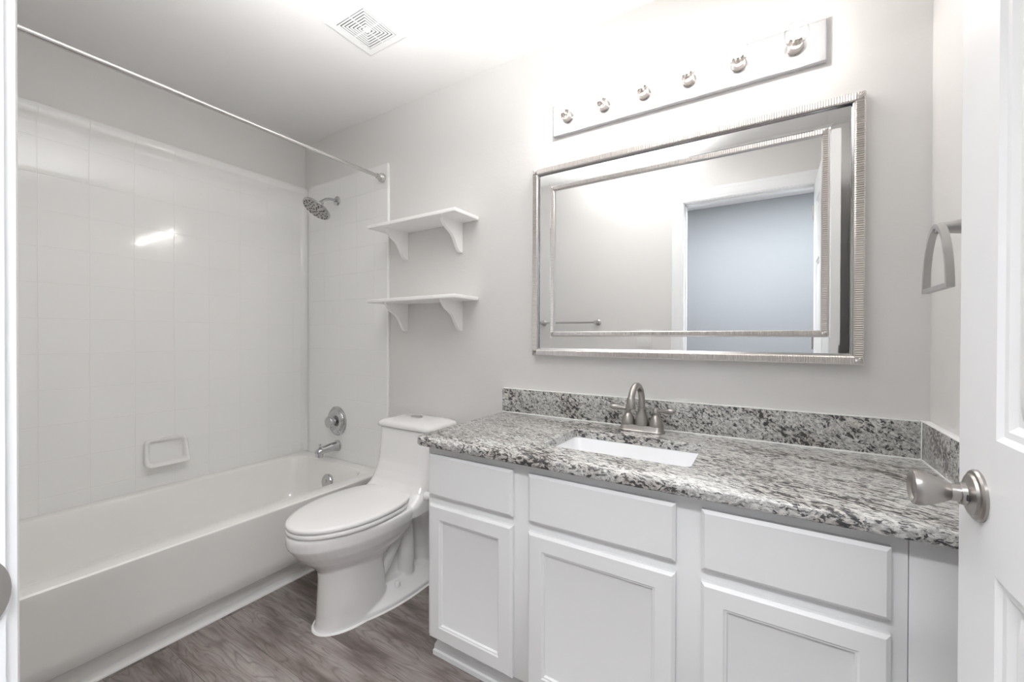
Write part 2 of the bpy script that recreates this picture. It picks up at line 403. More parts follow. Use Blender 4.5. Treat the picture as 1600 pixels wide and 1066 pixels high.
def knob(sgn, x):
    r_ = MB().lathe([(0.0335, 0.0), (0.0335, 0.003), (0.0315, 0.0055), (0.0275, 0.0062), (0.026, 0.009), (0.020, 0.0115), (0.0150, 0.013), (0.0145, 0.018), (0.0, 0.018)], (x, KY, KZ), (sgn, 0, 0), 40).build('rose', M_nick, door)
    MB().box(x + sgn * 0.0135 - 0.0016, x + sgn * 0.0135 + 0.0016, KY - 0.0165, KY - 0.0125, KZ - 0.005, KZ + 0.003, 0.0005).build('key_slot', M_black, r_)
    MB().lathe([(0.0115, 0.017), (0.0112, 0.027), (0.0125, 0.029), (0.0160, 0.036), (0.0205, 0.046), (0.0235, 0.054), (0.0245, 0.060), (0.0235, 0.0645), (0.0205, 0.066), (0.0185, 0.0645), (0.0165, 0.062), (0.0, 0.0605)], (x, KY, KZ), (sgn, 0, 0), 40).build('knob', M_nick, door)
knob(-1, DX); knob(1, DX + T)
MB().box(DX + 0.005, DX + T - 0.005, DY1 - 0.001, DY1 + 0.0012, KZ - 0.03, KZ + 0.03, 0.0005).build('latch_plate', M_nick, door)
for z in (0.25, 1.15, 1.95):
    MB().lathe([(0.006, -0.045), (0.006, 0.045)], (DX - 0.003, DY0 - 0.006, z), (0, 0, 1), 14).build('hinge', M_nick, door)

# ------------------------------------------------------------------ bathtub
TX0, TX1, TY0, TY1, TZ = XL + 0.012, -1.878, YF + 0.006, YB - 0.012, 0.352 + K
tub = thing('bathtub', 'off-white alcove bathtub with smooth apron along the left wall', 'bathtub', ((TX0 + TX1) / 2, (TY0 + TY1) / 2, 0))
mb = MB()
def tubring(x0, x1, y0, y1, rad, z): return rrect(x0, x1, y0, y1, rad, z, 8)
e = 0.0015
outer = [
    (TX0, -1.943, TY0, TY1, e, 0.0), (TX0, -1.940, TY0, TY1, e, 0.070), (TX0, -1.936, TY0, TY1, e, 0.080),
    (TX0, -1.926, TY0, TY1, e, 0.086), (TX0, -1.892, TY0, TY1, e, 0.092), (TX0, -1.8835, TY0, TY1, e, 0.102), (TX0, -1.882, TY0, TY1, e, 0.150), (TX0, -1.878, TY0, TY1, e, TZ - 0.030),
    (TX0, -1.874, TY0, TY1, e, TZ - 0.012), (TX0, -1.8745, TY0, TY1, e, TZ - 0.005), (TX0, -1.880, TY0, TY1, e, TZ)]
ix0, ix1, iy0, iy1 = -2.615, -1.965, YF + 0.10, 1.562
def shrink(d, rad, z, dy1=None): return tubring(ix0 + d, ix1 - d, iy0 + d, iy1 - (d if dy1 is None else dy1), rad, z)
rings = [tubring(*o) for o in outer]
rings += [shrink(-0.012, 0.09, TZ + 0.000), shrink(-0.004, 0.09, TZ - 0.003), shrink(0.0, 0.095, TZ - 0.012), shrink(0.006, 0.10, TZ - 0.04),
          shrink(0.018, 0.11, TZ - 0.10), shrink(0.035, 0.12, 0.20), shrink(0.055, 0.13, 0.13, 0.045), shrink(0.085, 0.13, 0.095, 0.07), shrink(0.13, 0.12, 0.085, 0.11)]
mb.loft(rings)
mb.build('tub_shell', M_tub, tub, ang=40)
MB().lathe([(0.043, -0.01), (0.043, 0.006), (0.040, 0.010), (0.010, 0.012), (0.009, 0.015), (0.0, 0.015)], (-2.278, 1.534, 0.262 + K * 0.6), (0, -1, 0.2), 32).build('overflow_plate', M_chrome, tub)
MB().lathe([(0.035, 0), (0.035, 0.004), (0.02, 0.006), (0, 0.006)], (-2.30, 1.38, 0.084), (0, 0, 1), 24).build('drain', M_chrome, tub)

# ------------------------------------------------------------------ surround
ST, SB = 2.130 + K, TZ + 0.0005
sur = thing('surround_panel', 'glossy white tile-patterned long wall panel with soap dish above the bathtub', 'shower wall panel', (XL, YB, TZ))
sur2 = thing('surround_panel', 'glossy white end wall panel behind the shower head and valve', 'shower wall panel', (-2.27, YB, TZ))
sur3 = thing('surround_panel', 'glossy white end wall panel facing the shower head at the other end of the tub', 'shower wall panel', (-2.27, YF, TZ))
mb = MB(); PX = -2.681
Q = [(XL + 0.001, SB), (PX, SB), (PX, ST - 0.090), (PX, ST - 0.078), (PX + 0.004, ST - 0.062), (PX + 0.014, ST - 0.048), (PX + 0.019, ST - 0.040), (PX + 0.019, ST - 0.004), (PX + 0.016, ST), (XL + 0.001, ST)]
mb.loft([[Vector((x, y, z)) for x, z in Q] for y in (YF + 0.001, YB - 0.001)])
mb.build('side_panel', M_tile_side, sur, ang=50)
mb = MB(); EX = -1.857
mb.box(XL + 0.051, EX - 0.012, YB - 0.011, YB - 0.0005, SB, ST, 0).build('end_panel', M_tile_end, sur2)
MB().box(EX - 0.013, EX, YB - 0.014, YB - 0.0005, 0.10, ST + 0.001, 0.003).build('edge_strip', M_caulk, sur2)
MB().box(XL + 0.034, EX, YF + 0.0005, YF + 0.011, SB, ST, 0.001).build('end_panel', M_tile_end, sur3)
# rounded inside corner cove
mb = MB(); cv = [(PX, YB - 0.045), (PX + 0.003, YB - 0.028), (PX + 0.010, YB - 0.018), (PX + 0.022, YB - 0.0115), (PX + 0.034, YB - 0.0108), (PX - 0.004, YB - 0.004)]
mb.prism(cv, 'z', SB + 0.002, ST - 0.05); mb.build('corner_cove', M_soap, sur, ang=50)
# moulded soap dish
dy0, dy1, dz0, dz1 = 0.782, 0.962, 0.465 + K, 0.600 + K
mb = MB(); px = PX
R = [rrect(dy0, dy1, dz0, dz1, 0.02, px - 0.002, 6, 'yz'), rrect(dy0, dy1, dz0, dz1, 0.02, px + 0.012, 6, 'yz'), rrect(dy0 + 0.004, dy1 - 0.004, dz0 + 0.002, dz1 - 0.004, 0.018, px + 0.018, 6, 'yz'),
     rrect(dy0 + 0.014, dy1 - 0.014, dz0 + 0.012, dz1 - 0.014, 0.014, px + 0.017, 6, 'yz'), rrect(dy0 + 0.020, dy1 - 0.020, dz0 + 0.018, dz1 - 0.020, 0.012, px + 0.006, 6, 'yz')]
for k, ring in enumerate(R):      # lower lip bulges outwards
    for v in ring:
        t = max(0.0, min(1.0, (dz0 + 0.055 - v.z) / 0.055))
        if k in (1, 2, 3): v.x += 0.042 * t * t * (3 - 2 * t)
        if k == 4: v.x += 0.016 * t
        if k in (1, 2): v.y += 0.006 * t * (1 if v.y > (dy0 + dy1) / 2 else -1)
mb.loft(R); mb.build('soap_dish', M_soap, sur, ang=60)

# ------------------------------------------------------------------ curtain rod
RX, RZ = -1.905, 2.050 + K
rod = thing('shower_curtain_rod', 'bare silver shower curtain rod spanning above the tub edge', 'curtain rod', (RX, 0.85, RZ))
MB().lathe([(0.0115, 0), (0.0115, 0.62)], (RX, YF + 0.02, RZ), (0, 1, 0), 20).build('inner_tube', M_rod, rod)
MB().lathe([(0.0100, 0), (0.0100, YB - YF - 0.65)], (RX, YF + 0.63, RZ), (0, 1, 0), 20).build('outer_tube', M_rod, rod)
for yy, s in ((YB - 0.011, -1), (YF + 0.011, 1)):
    MB().lathe([(0.024, 0.0), (0.026, 0.006), (0.0255, 0.014), (0.021, 0.024), (0.0165, 0.029), (0.0165, 0.034), (0.0150, 0.036), (0.0150, 0.044), (0.0105, 0.046)], (RX, yy, RZ), (0, s, 0), 28).build('end_flange', M_rod, rod)

# ------------------------------------------------------------------ shower head
SX, SZ = -2.330, 1.990 + K
sh = thing('showerhead', 'round chrome shower head on a bent arm above the tub', 'shower head', (SX, YB - 0.011, SZ))
MB().lathe([(0.030, 0), (0.030, 0.003), (0.026, 0.007), (0.014, 0.010), (0.0, 0.010)], (SX, YB - 0.011, SZ), (0, -1, 0), 28).build('wall_flange', M_chrome, sh)
path = bez((SX, YB - 0.012, SZ), (SX, YB - 0.075, SZ + 0.004), (SX, YB - 0.085, SZ - 0.005), (SX, YB - 0.125, SZ - 0.038), 14)
MB().tube(path, 0.0085, 16).build('shower_arm', M_chrome, sh)
hd = Vector((-0.09, -0.543, -0.835)).normalized()
hb = Vector((SX, YB - 0.118, SZ - 0.036))
hc = hb + hd * 0.050
head = MB().lathe([(0.011, -0.052), (0.0145, -0.046), (0.0145, -0.036), (0.017, -0.032), (0.019, -0.022), (0.024, -0.014), (0.055, -0.006), (0.082, 0.000), (0.087, 0.004), (0.087, 0.011), (0.084, 0.014), (0.0, 0.015)], hc, hd, 48).build('spray_head', M_chrome, sh)
M_face = mat('spray_face', (0.50, 0.49, 0.48), 0.3, 0.7)
MB().lathe([(0.080, 0.0142), (0.079, 0.0165), (0.0, 0.0165)], hc, hd, 48).build('face_plate', M_face, head)
q = hd.to_track_quat('Z', 'Y'); first = None
spots = []
for rr, cnt, ph in ((0.073, 18, 0), (0.060, 9, 0.2), (0.045, 10, 0.1), (0.028, 6, 0.3), (0.012, 3, 0.1)):
    for k in range(cnt):
        a = 2 * PI * k / cnt + ph; spots.append((rr * math.cos(a), rr * math.sin(a)))
for sx_, sy_ in spots:
    p = hc + q @ Vector((sx_, sy_, 0.016))
    if first is None:
        first = MB().lathe([(0.0052, -0.001), (0.0052, 0.0012), (0.0036, 0.0030), (0, 0.0034)], (0, 0, 0), hd, 8).build('nozzle', M_rubber, None)
        o = first
    else:
        o = first.copy(); C.objects.link(o)
    o.parent = head; o.location = p - origin_of(head)

# ------------------------------------------------------------------ valve and spout
VX, VZ = -2.328, 0.594 + K
va = thing('shower_valve', 'round chrome shower valve with knob handle on the end panel', 'shower valve', (VX, YB - 0.011, VZ))
MB().lathe([(0.092, 0), (0.092, 0.005), (0.086, 0.011), (0.078, 0.011), (0.075, 0.016), (0.066, 0.022), (0.045, 0.026), (0.0, 0.027)], (VX, YB - 0.0112, VZ), (0, -1, 0), 48).build('escutcheon', M_chrome, va)
mb = MB().lathe([(0.020, 0.024), (0.020, 0.038), (0.032, 0.041), (0.038, 0.048), (0.038, 0.058), (0.033, 0.067), (0.018, 0.071), (0, 0.071)], (VX, YB - 0.0112, VZ), (0, -1, 0), 32)
mb.build('handle', M_chrome, va)
PXs, PZ = -2.322, 0.437 + K
spo = thing('tub_spout', 'chrome tub spout with diverter knob below the shower valve', 'tub spout', (PXs, YB - 0.011, PZ))
mb = MB()
rings = []
for d, cz, hw, hh in ((0.0, 0.0, 0.031, 0.031), (0.006, 0.0, 0.031, 0.031), (0.010, 0.0, 0.026, 0.026), (0.05, -0.001, 0.0245, 0.0235), (0.09, -0.004, 0.0225, 0.020), (0.115, -0.009, 0.0215, 0.021), (0.128, -0.015, 0.020, 0.021), (0.134, -0.019, 0.016, 0.017), (0.136, -0.02, 0.006, 0.008)):
    d *= 1.1; hw *= 1.12; hh *= 1.15; cz *= 1.1
    rings.append([Vector((PXs + hw * math.cos(t), YB - 0.011 - d, PZ + cz + hh * math.sin(t))) for t in [2 * PI * k / 28 for k in range(28)]])
mb.loft(rings)
mb.lathe([(0.0185, 0), (0.0175, 0.020), (0.014, 0.0205), (0.013, 0.012), (0, 0.012)], (PXs, YB - 0.011 - 0.122, PZ - 0.026), (0, 0, -1), 24)
mb.build('spout_body', M_chrome, spo, ang=45)
MB().lathe([(0.004, 0), (0.004, 0.014), (0.0075, 0.015), (0.008, 0.022), (0.005, 0.025), (0, 0.025)], (PXs, YB - 0.011 - 0.125, PZ + 0.010), (0, 0, 1), 18).build('diverter_knob', M_chrome, spo)

# ------------------------------------------------------------------ toilet
CX = -1.509
toi = thing('toilet', 'white one-piece toilet with closed lid between tub and vanity', 'toilet', (CX, 1.25, 0))
def egg(hw, yf, yb, z, n=48, back=2.6, fr=0.60, cxo=0.0, sq=2.0):
    """egg outline: rounded front (towards -y), squarer back; widest at 58% of its length"""
    yw = yf + (yb - yf) * fr; pts = []
    for k in range(n):
        a = 2 * PI * k / n; c_, s_ = math.cos(a), math.sin(a)
        p = sq if s_ < 0 else back
        x = hw * math.copysign(abs(c_) ** (2 / p), c_)
        y = yw + ((yb - yw) if s_ > 0 else (yw - yf)) * math.copysign(abs(s_) ** (2 / p), s_)
        pts.append(Vector((CX + cxo + x, y, z)))
    return pts
SZ0 = 0.408
mb = MB()
# bowl with its upright rim band
mb.loft([egg(0.090, 0.985, 1.30, 0.15), egg(0.100, 0.982, 1.30, 0.225), egg(0.120, 0.962, 1.32, 0.250), egg(0.152, 0.925, 1.36, 0.285), egg(0.171, 0.893, 1.40, 0.320), egg(0.181, 0.872, 1.42, 0.348),
         egg(0.186, 0.862, 1.44, 0.362), egg(0.189, 0.860, 1.45, 0.385), egg(0.189, 0.861, 1.45, 0.400), egg(0.185, 0.865, 1.45, SZ0)])
# front pedestal, squared at its rear edge
PD = dict(back=7, cxo=0.010)
mb.loft([egg(0.108, 0.958, 1.262, 0.0, **PD), egg(0.103, 0.967, 1.255, 0.012, **PD), egg(0.100, 0.972, 1.245, 0.05, **PD), egg(0.098, 0.977, 1.235, 0.13, **PD), egg(0.097, 0.981, 1.225, 0.20, **PD), egg(0.097, 0.983, 1.23, 0.245, **PD), egg(0.088, 1.0, 1.22, 0.27, **PD)])
# foot
mb.loft([egg(0.160, 1.00, 1.60, 0.0, back=4), egg(0.158, 1.01, 1.60, 0.020, back=4), egg(0.140, 1.05, 1.59, 0.036, back=4), egg(0.10, 1.10, 1.56, 0.080, back=4)])
# rear column
mb.loft([rrect(CX - 0.125, CX + 0.125, 1.45, 1.60, 0.04, 0.0), rrect(CX - 0.100, CX + 0.100, 1.45, 1.60, 0.04, 0.07), rrect(CX - 0.085, CX + 0.085, 1.45, 1.60, 0.04, 0.14), rrect(CX - 0.085, CX + 0.085, 1.43, 1.61, 0.04, 0.26), rrect(CX - 0.12, CX + 0.12, 1.38, 1.62, 0.05, 0.34), rrect(CX - 0.15, CX + 0.15, 1.30, 1.625, 0.05, 0.39)])
mb.loft([rrect(CX - 0.050, CX + 0.050, 1.15, 1.50, 0.03, 0.0), rrect(CX - 0.050, CX + 0.050, 1.15, 1.50, 0.03, 0.35)])
for s in (-1, 1):
    pth = bez((CX + s * 0.056, 1.18, 0.10), (CX + s * 0.066, 1.27, 0.16), (CX + s * 0.070, 1.30, 0.26), (CX + s * 0.062, 1.36, 0.32), 12)
    mb.tube(pth, 0.036, 16)
    pth = bez((CX + s * 0.060, 1.36, 0.32), (CX + s * 0.066, 1.38, 0.25), (CX + s * 0.070, 1.37, 0.16), (CX + s * 0.076, 1.37, 0.03), 12)
    mb.tube(pth, 0.040, 16)
# tank sweeping up from the deck
def tk(hw, yf, z, rad=0.055): return rrect(CX - hw, CX + hw, yf, 1.628, rad, z, 8)
mb.loft([tk(0.186, 1.28, 0.360, 0.06), tk(0.189, 1.28, 0.400, 0.06), tk(0.190, 1.315, 0.425, 0.06), tk(0.188, 1.345, 0.448, 0.06), tk(0.182, 1.362, 0.476, 0.06), tk(0.177, 1.378, 0.515, 0.06), tk(0.175, 1.392, 0.560, 0.06), tk(0.174, 1.402, 0.620, 0.055), tk(0.176, 1.412, 0.680, 0.05), tk(0.178, 1.416, 0.714, 0.05)])

body = mb.build('ceramic_body', M_porc, toi, weld=False)
rm = body.modifiers.new('union', 'REMESH'); rm.mode = 'VOXEL'; rm.voxel_size = 0.004; rm.use_smooth_shade = True
sm = body.modifiers.new('soften', 'SMOOTH'); sm.factor = 0.5; sm.iterations = 7
dg = bpy.context.evaluated_depsgraph_get()
me2 = bpy.data.meshes.new_from_object(body.evaluated_get(dg)); body.modifiers.clear(); body.data = me2
for p in me2.polygons: p.use_smooth = True
if not me2.materials: me2.materials.append(M_porc)
# tank lid
def tl(o, z, rad=0.036, dome=0.0):
    R_ = rrect(CX - 0.185 + o, CX + 0.185 - o, 1.405 + o, 1.634 - o, rad, z, 8)
    for v in R_: v.z += dome * (1 - ((v.x - CX) / 0.185) ** 2)
    return R_
mb = MB().loft([tl(0.008, 0.7165), tl(0.002, 0.7185), tl(0.0, 0.722), tl(0.002, 0.734, dome=0.004), tl(0.009, 0.741, dome=0.008), tl(0.026, 0.746, dome=0.010), tl(0.055, 0.750, 0.04, 0.010), tl(0.090, 0.752, 0.02, 0.010)])
tlid = mb.build('tank_lid', M_porc, toi, ang=60)
mb = MB(); bx, by = CX, 1.515
mb.loft([[Vector((bx + hw * math.cos(t), by + hd2 * math.sin(t), z)) for t in [2 * PI * k / 28 for k in range(28)]] for hw, hd2, z in ((0.036, 0.021, 0.755), (0.036, 0.021, 0.7645), (0.033, 0.018, 0.7665), (0.032, 0.017, 0.7655))])
mb.build('flush_button', M_satin, tlid)
# seat ring, lid
mb = MB(); Z = SZ0 + 0.003
def lid(o, z, **k): return egg(0.185 - o, 0.863 + o, 1.388 - o, z, back=2.5, fr=0.54, **k)
o_ = [lid(0.003, Z), lid(0, Z + 0.003), lid(0, Z + 0.014), lid(0.003, Z + 0.017)]
i_ = [egg(0.120, 0.950, 1.25, Z + 0.017), egg(0.120, 0.950, 1.25, Z)]
mb.loft(o_ + i_, close=True); mb.build('seat', M_seat, toi, ang=50)
Z = SZ0 + 0.0235
mb = MB().loft([lid(0.003, Z), lid(0, Z + 0.003), lid(0, Z + 0.011), lid(0.004, Z + 0.0165), lid(0.018, Z + 0.0195), lid(0.09, Z + 0.0215)])
mb.build('seat_lid', M_seat, toi, ang=60)
for s in (-1, 1):
    MB().tube([(CX + s * 0.075 - 0.025, 1.362, Z + 0.004), (CX + s * 0.075 + 0.025, 1.362, Z + 0.004)], 0.011, 14).build('hinge', M_seat, toi)
    MB().lathe([(0.013, 0), (0.013, 0.010), (0.011, 0.017), (0.006, 0.019), (0, 0.019)], (CX + s * 0.112, 1.285, 0.058), (0, 0, 1), 18).build('bolt_cap', M_seat, toi)
# caulk bead at the floor
mb = MB(); base = [egg(0.131, 0.957, 1.36, z) for z in (0.0, 0.004)]
mb.loft([egg(0.112, 0.954, 1.262, 0.0005, **PD), egg(0.109, 0.958, 1.262, 0.006, **PD)])
mb.loft([egg(0.164, 0.995, 1.605, 0.0005, back=4), egg(0.161, 0.999, 1.60, 0.006, back=4)]); mb.build('caulk_bead', M_caulk, toi)

# ------------------------------------------------------------------ vanity cabinet
VX0, VY, VZ0, VZ1 = -1.035, 1.100, 0.062 + K, 0.745 + K
van = thing('vanity_cabinet', 'long white vanity cabinet with three drawer fronts and three doors', 'cabinet', (-0.32, 1.37, 0))
mb = MB().box(VX0, 0.235, VY, VY + 0.019, VZ0, VZ1, 0.001).box(VX0, VX0 + 0.016, VY + 0.019, YB - 0.001, VZ0, VZ1).box(0.219, 0.235, VY + 0.019, YB - 0.001, VZ0, VZ1).box(VX0 + 0.016, 0.219, VY + 0.019, YB - 0.001, VZ0, VZ0 + 0.016)
mb.build('carcass', M_cab, van)
MB().box(0.2365, XR - 0.001, VY + 0.002, VY + 0.02, 0.0, VZ1, 0.001).build('filler_panel', M_cab, van)
mb = MB().box(VX0 + 0.014, 0.235, VY + 0.048, YB - 0.05, 0.0, VZ0 + 0.002); mb.build('toe_kick', M_cab, van)
# shoe moulding around the kick
mb = MB(); Q = [(0.0, 0.0), (0.020, 0.0), (0.020, 0.016), (0.016, 0.022), (0.016, 0.036), (0.009, 0.050), (0.007, 0.058), (0.0, 0.058)]
X_, Y_ = VX0 + 0.014, VY + 0.048
mb.loft([[Vector((0.235, Y_ - d, z)) for d, z in Q], [Vector((X_ - d, Y_ - d, z)) for d, z in Q], [Vector((X_ - d, YB - 0.03, z)) for d, z in Q]])
mb.build('kick_moulding', M_trim, van, ang=25)
FY = VY - 0.0185
def drawer(x0, x1, z0, z1):
    b = 0.008
    mb = MB(); nested(mb, [(x0, x1, z0, z1, VY - 0.0005), (x0, x1, z0, z1, FY + 0.006), (x0 + b, x1 - b, z0 + b, z1 - b, FY)])
    return mb.build('drawer_front', M_cab, van, ang=20)
def cdoor(x0, x1, z0, z1):
    mb = MB(); b = 0.008; s = 0.052
    R = [(0, VY - 0.0005), (0, FY + 0.006), (b, FY), (s - 0.004, FY), (s, FY + 0.003), (s + 0.003, FY + 0.0035), (s + 0.006, FY + 0.009), (s + 0.0075, FY + 0.0095)]
    nested(mb, [(x0 + o, x1 - o, z0 + o, z1 - o, d) for o, d in R])
    return mb.build('cabinet_door', M_cab, van, ang=20)
for x0, x1 in ((-1.020, -0.673), (-0.617, -0.195), (-0.136, 0.208)):
    drawer(x0, x1, 0.570 + K, 0.716 + K)
    cdoor(x0, x1, 0.066 + K, 0.541 + K)

# toilet paper holder post on the cabinet side
tp = thing('toilet_paper_holder', 'small white rounded holder post on the vanity side by the toilet', 'holder', (VX0 - 0.001, 1.14, 0.535 + K))
MB().lathe([(0.020, 0.0), (0.019, 0.006), (0.012, 0.012), (0.011, 0.030), (0.016, 0.040), (0.016, 0.052), (0.010, 0.058), (0, 0.059)], (VX0, 1.14, 0.535 + K), (-1, 0, 0), 24).build('holder_post', M_seat, tp)

# ------------------------------------------------------------------ countertop with sink cut-out
CT, CB = 0.777 + K, 0.747 + K
hx0, hx1, hy0, hy1 = -0.632, -0.180, 1.205, 1.480
ox0, ox1, oy0, oy1 = -1.068, XR - 0.0015, 1.058, YB - 0.001
def hole(o, z): return rrect(hx0 - o, hx1 + o, hy0 - o, hy1 + o, 0.018 + o, z, 6)
def outer_ring(ins, z):
    H = hole(0, 0); out = []
    x0, x1, y0, y1 = ox0 + ins, ox1, oy0 + ins, oy1
    side = {0: ('r', 't'), 1: ('t', 'l'), 2: ('l', 'b'), 3: ('b', 'r')}
    for i, v in enumerate(H):
        c_, k = divmod(i, 7)
        if k == 3: p = ((x1, y1), (x0, y1), (x0, y0), (x1, y0))[c_]
        else:
            sd = side[c_][0 if k < 3 else 1]
            p = {'r': (x1, v.y), 'l': (x0, v.y), 't': (v.x, y1), 'b': (v.x, y0)}[sd]
        out.append(Vector((p[0], p[1], z)))
    rad = 0.03
    for k in range(7):
        a = math.radians(180 + 90 * k / 6)
        out[14 + k] = Vector((x0 + rad + rad * math.cos(a), y0 + rad + rad * math.sin(a), z))
    return out
mb = MB()
mb.loft([hole(0, CB), hole(0, CT - 0.002), hole(0.002, CT), outer_ring(0.006, CT), outer_ring(0.0015, CT - 0.003), outer_ring(0.0, CT - 0.008), outer_ring(0.0, CB + 0.004), outer_ring(0.003, CB)], close=True)
ct = mb.build('countertop', M_gr_top, None, ang=40)
# chiselled front edge: small irregular push on the outer side vertices comes from displacement of a finer edge strip
tag(ct, 'grey and white speckled granite countertop on the long vanity', 'countertop')
bs = thing('backsplash', 'low speckled granite backsplash along the back wall behind the faucet', 'backsplash', (-0.34, YB, CT))
MB().box(-1.068, XR - 0.023, YB - 0.0195, YB - 0.0005, CT + 0.0005, 0.888 + K, 0.0015).build('granite_slab', M_gr_splash, bs)
MB().box(-1.066, XR - 0.024, YB - 0.0225, YB - 0.0190, CT, CT + 0.0050, 0.0008).box(-1.067, XR - 0.024, YB - 0.0205, YB - 0.0005, 0.888 + K, 0.8905 + K, 0.001).build('caulk_line', M_caulk, bs)
ss = thing('backsplash', 'short speckled granite side splash on the right wall, partly behind the open door', 'backsplash', (XR, 1.36, CT))
MB().box(XR - 0.0205, XR - 0.0005, 1.062, YB - 0.0005, CT + 0.0005, 0.888 + K, 0.0015).build('granite_slab', M_gr_splash, ss)
MB().box(XR - 0.0235, XR - 0.0200, 1.064, YB - 0.021, CT, CT + 0.0050, 0.0008).box(XR - 0.0235, XR - 0.0205, YB - 0.0225, YB - 0.0195, CT, 0.8885 + K, 0.0008).box(XR - 0.0212, XR - 0.0005, 1.064, YB - 0.001, 0.888 + K, 0.8905 + K, 0.001).build('caulk_line', M_caulk, ss)

# ------------------------------------------------------------------ sink
snk = thing('sink', 'white rectangular undermount sink set into the granite countertop', 'sink', (-0.406, 1.34, CB - 0.13))
def sr(o, rad, z): return rrect(hx0 + o, hx1 - o, hy0 + o, hy1 - o, rad, z, 8)
mb = MB().loft([sr(-0.022, 0.03, CB - 0.001), sr(0.000, 0.02, CB - 0.001), sr(0.003, 0.022, CB - 0.006), sr(0.012, 0.035, CB - 0.07), sr(0.022, 0.045, CB - 0.105), sr(0.045, 0.05, CB - 0.122), sr(0.10, 0.03, CB - 0.130),
                sr(0.10, 0.03, CB - 0.138), sr(0.04, 0.05, CB - 0.132), sr(0.01, 0.05, CB - 0.110), sr(-0.004, 0.03, CB - 0.02), sr(-0.022, 0.03, CB - 0.010)], close=False, cap0=False, cap1=False)
mb2 = mb
# close basin floor
mb.loft([sr(0.10, 0.03, CB - 0.130), sr(0.13, 0.005, CB - 0.131)], False, True)
mb.build('basin', M_sink, snk, ang=50)
MB().lathe([(0.022, 0), (0.022, 0.003), (0.016, 0.004), (0.0, 0.002)], (-0.406, 1.345, CB - 0.131), (0, 0, 1), 28).build('drain', M_satin, snk)

# ------------------------------------------------------------------ faucet
FX, FYc = -0.405, 1.578
fau = thing('faucet', 'brushed nickel two-handle faucet with high arc spout behind the sink', 'faucet', (FX, FYc, CT))
mb = MB()
def fr(hw, hd2, z, rad): return rrect(FX - hw, FX + hw, FYc - hd2, FYc + hd2, rad, z, 8)
mb.loft([fr(0.084, 0.030, CT, 0.024), fr(0.084, 0.030, CT + 0.004, 0.024), fr(0.080, 0.027, CT + 0.008, 0.022), fr(0.077, 0.025, CT + 0.020, 0.02), fr(0.074, 0.023, CT + 0.024, 0.018), fr(0.06, 0.012, CT + 0.0245, 0.008)])
mb.build('base_plate', M_nick, fau, ang=30)
zb = CT + 0.024
sp_ = [(FX, FYc, zb + 0.03)] + [(FX, FYc, zb + 0.055), (FX, FYc - 0.001, zb + 0.085)]
sp_ += bez((FX, FYc - 0.001, zb + 0.085), (FX, FYc - 0.004, zb + 0.170), (FX - 0.002, FYc - 0.125, zb + 0.175), (FX - 0.003, FYc - 0.134, zb + 0.100), 20)[1:]
mb = MB().lathe([(0.026, -0.001), (0.0265, 0.004), (0.022, 0.020), (0.0165, 0.045), (0.0145, 0.055), (0.0155, 0.057), (0.0155, 0.061), (0.0125, 0.063)], (FX, FYc, zb), (0, 0, 1), 28)
mb.tube(sp_, 0.0118, 18)
e_ = sp_[-1]
mb.lathe([(0.0125, -0.018), (0.0150, -0.014), (0.0155, 0.006), (0.0165, 0.014), (0.0165, 0.020), (0.013, 0.022), (0.012, 0.015), (0, 0.015)], e_, (0, -0.05, -1), 24)
mb.build('spout', M_nick, fau, ang=40)
for s in (-1, 1):
    hx = FX + s * 0.051
    hb_ = MB().lathe([(0.0255, -0.001), (0.026, 0.003), (0.0245, 0.010), (0.019, 0.028), (0.0135, 0.037), (0.009, 0.041), (0.0085, 0.048), (0.0115, 0.050), (0.0115, 0.060), (0.008, 0.065), (0, 0.066)], (hx, FYc, zb), (0, 0, 1), 28).build('handle', M_nick, fau, ang=40)
    d = Vector((s, -0.15, 0.08)).normalized(); P0 = Vector((hx, FYc, zb + 0.056))
    MB().tube([P0 + d * t for t in (0.0, 0.012, 0.024, 0.036, 0.048, 0.060, 0.068, 0.071)], [0.0060, 0.0056, 0.0062, 0.0085, 0.0108, 0.0108, 0.0075, 0.001], 16).build('lever', M_nick, hb_, ang=60)

# ------------------------------------------------------------------ mirror
mx0, mx1, mz0, mz1 = -0.903, 0.245, 1.048 + K, 1.878 + K
mir = thing('wall_mirror', 'large rectangular mirror with ribbed silver frame above the vanity', 'mirror', ((mx0 + mx1) / 2, YB, (mz0 + mz1) / 2))
def frame_loft(prof, corners_in, mb):
    """prof: (inset, y). closed picture-frame loft"""
    rings = []
    for X, Z_, sx, sz in ((mx0, mz0, 1, 1), (mx1, mz0, -1, 1), (mx1, mz1, -1, -1), (mx0, mz1, 1, -1)):
        rings.append([Vector((X + sx * i, y, Z_ + sz * i)) for i, y in prof])
    return mb.loft(rings, close=True)
def rib_mat(name, a, z_mid, x_mid):
    return None
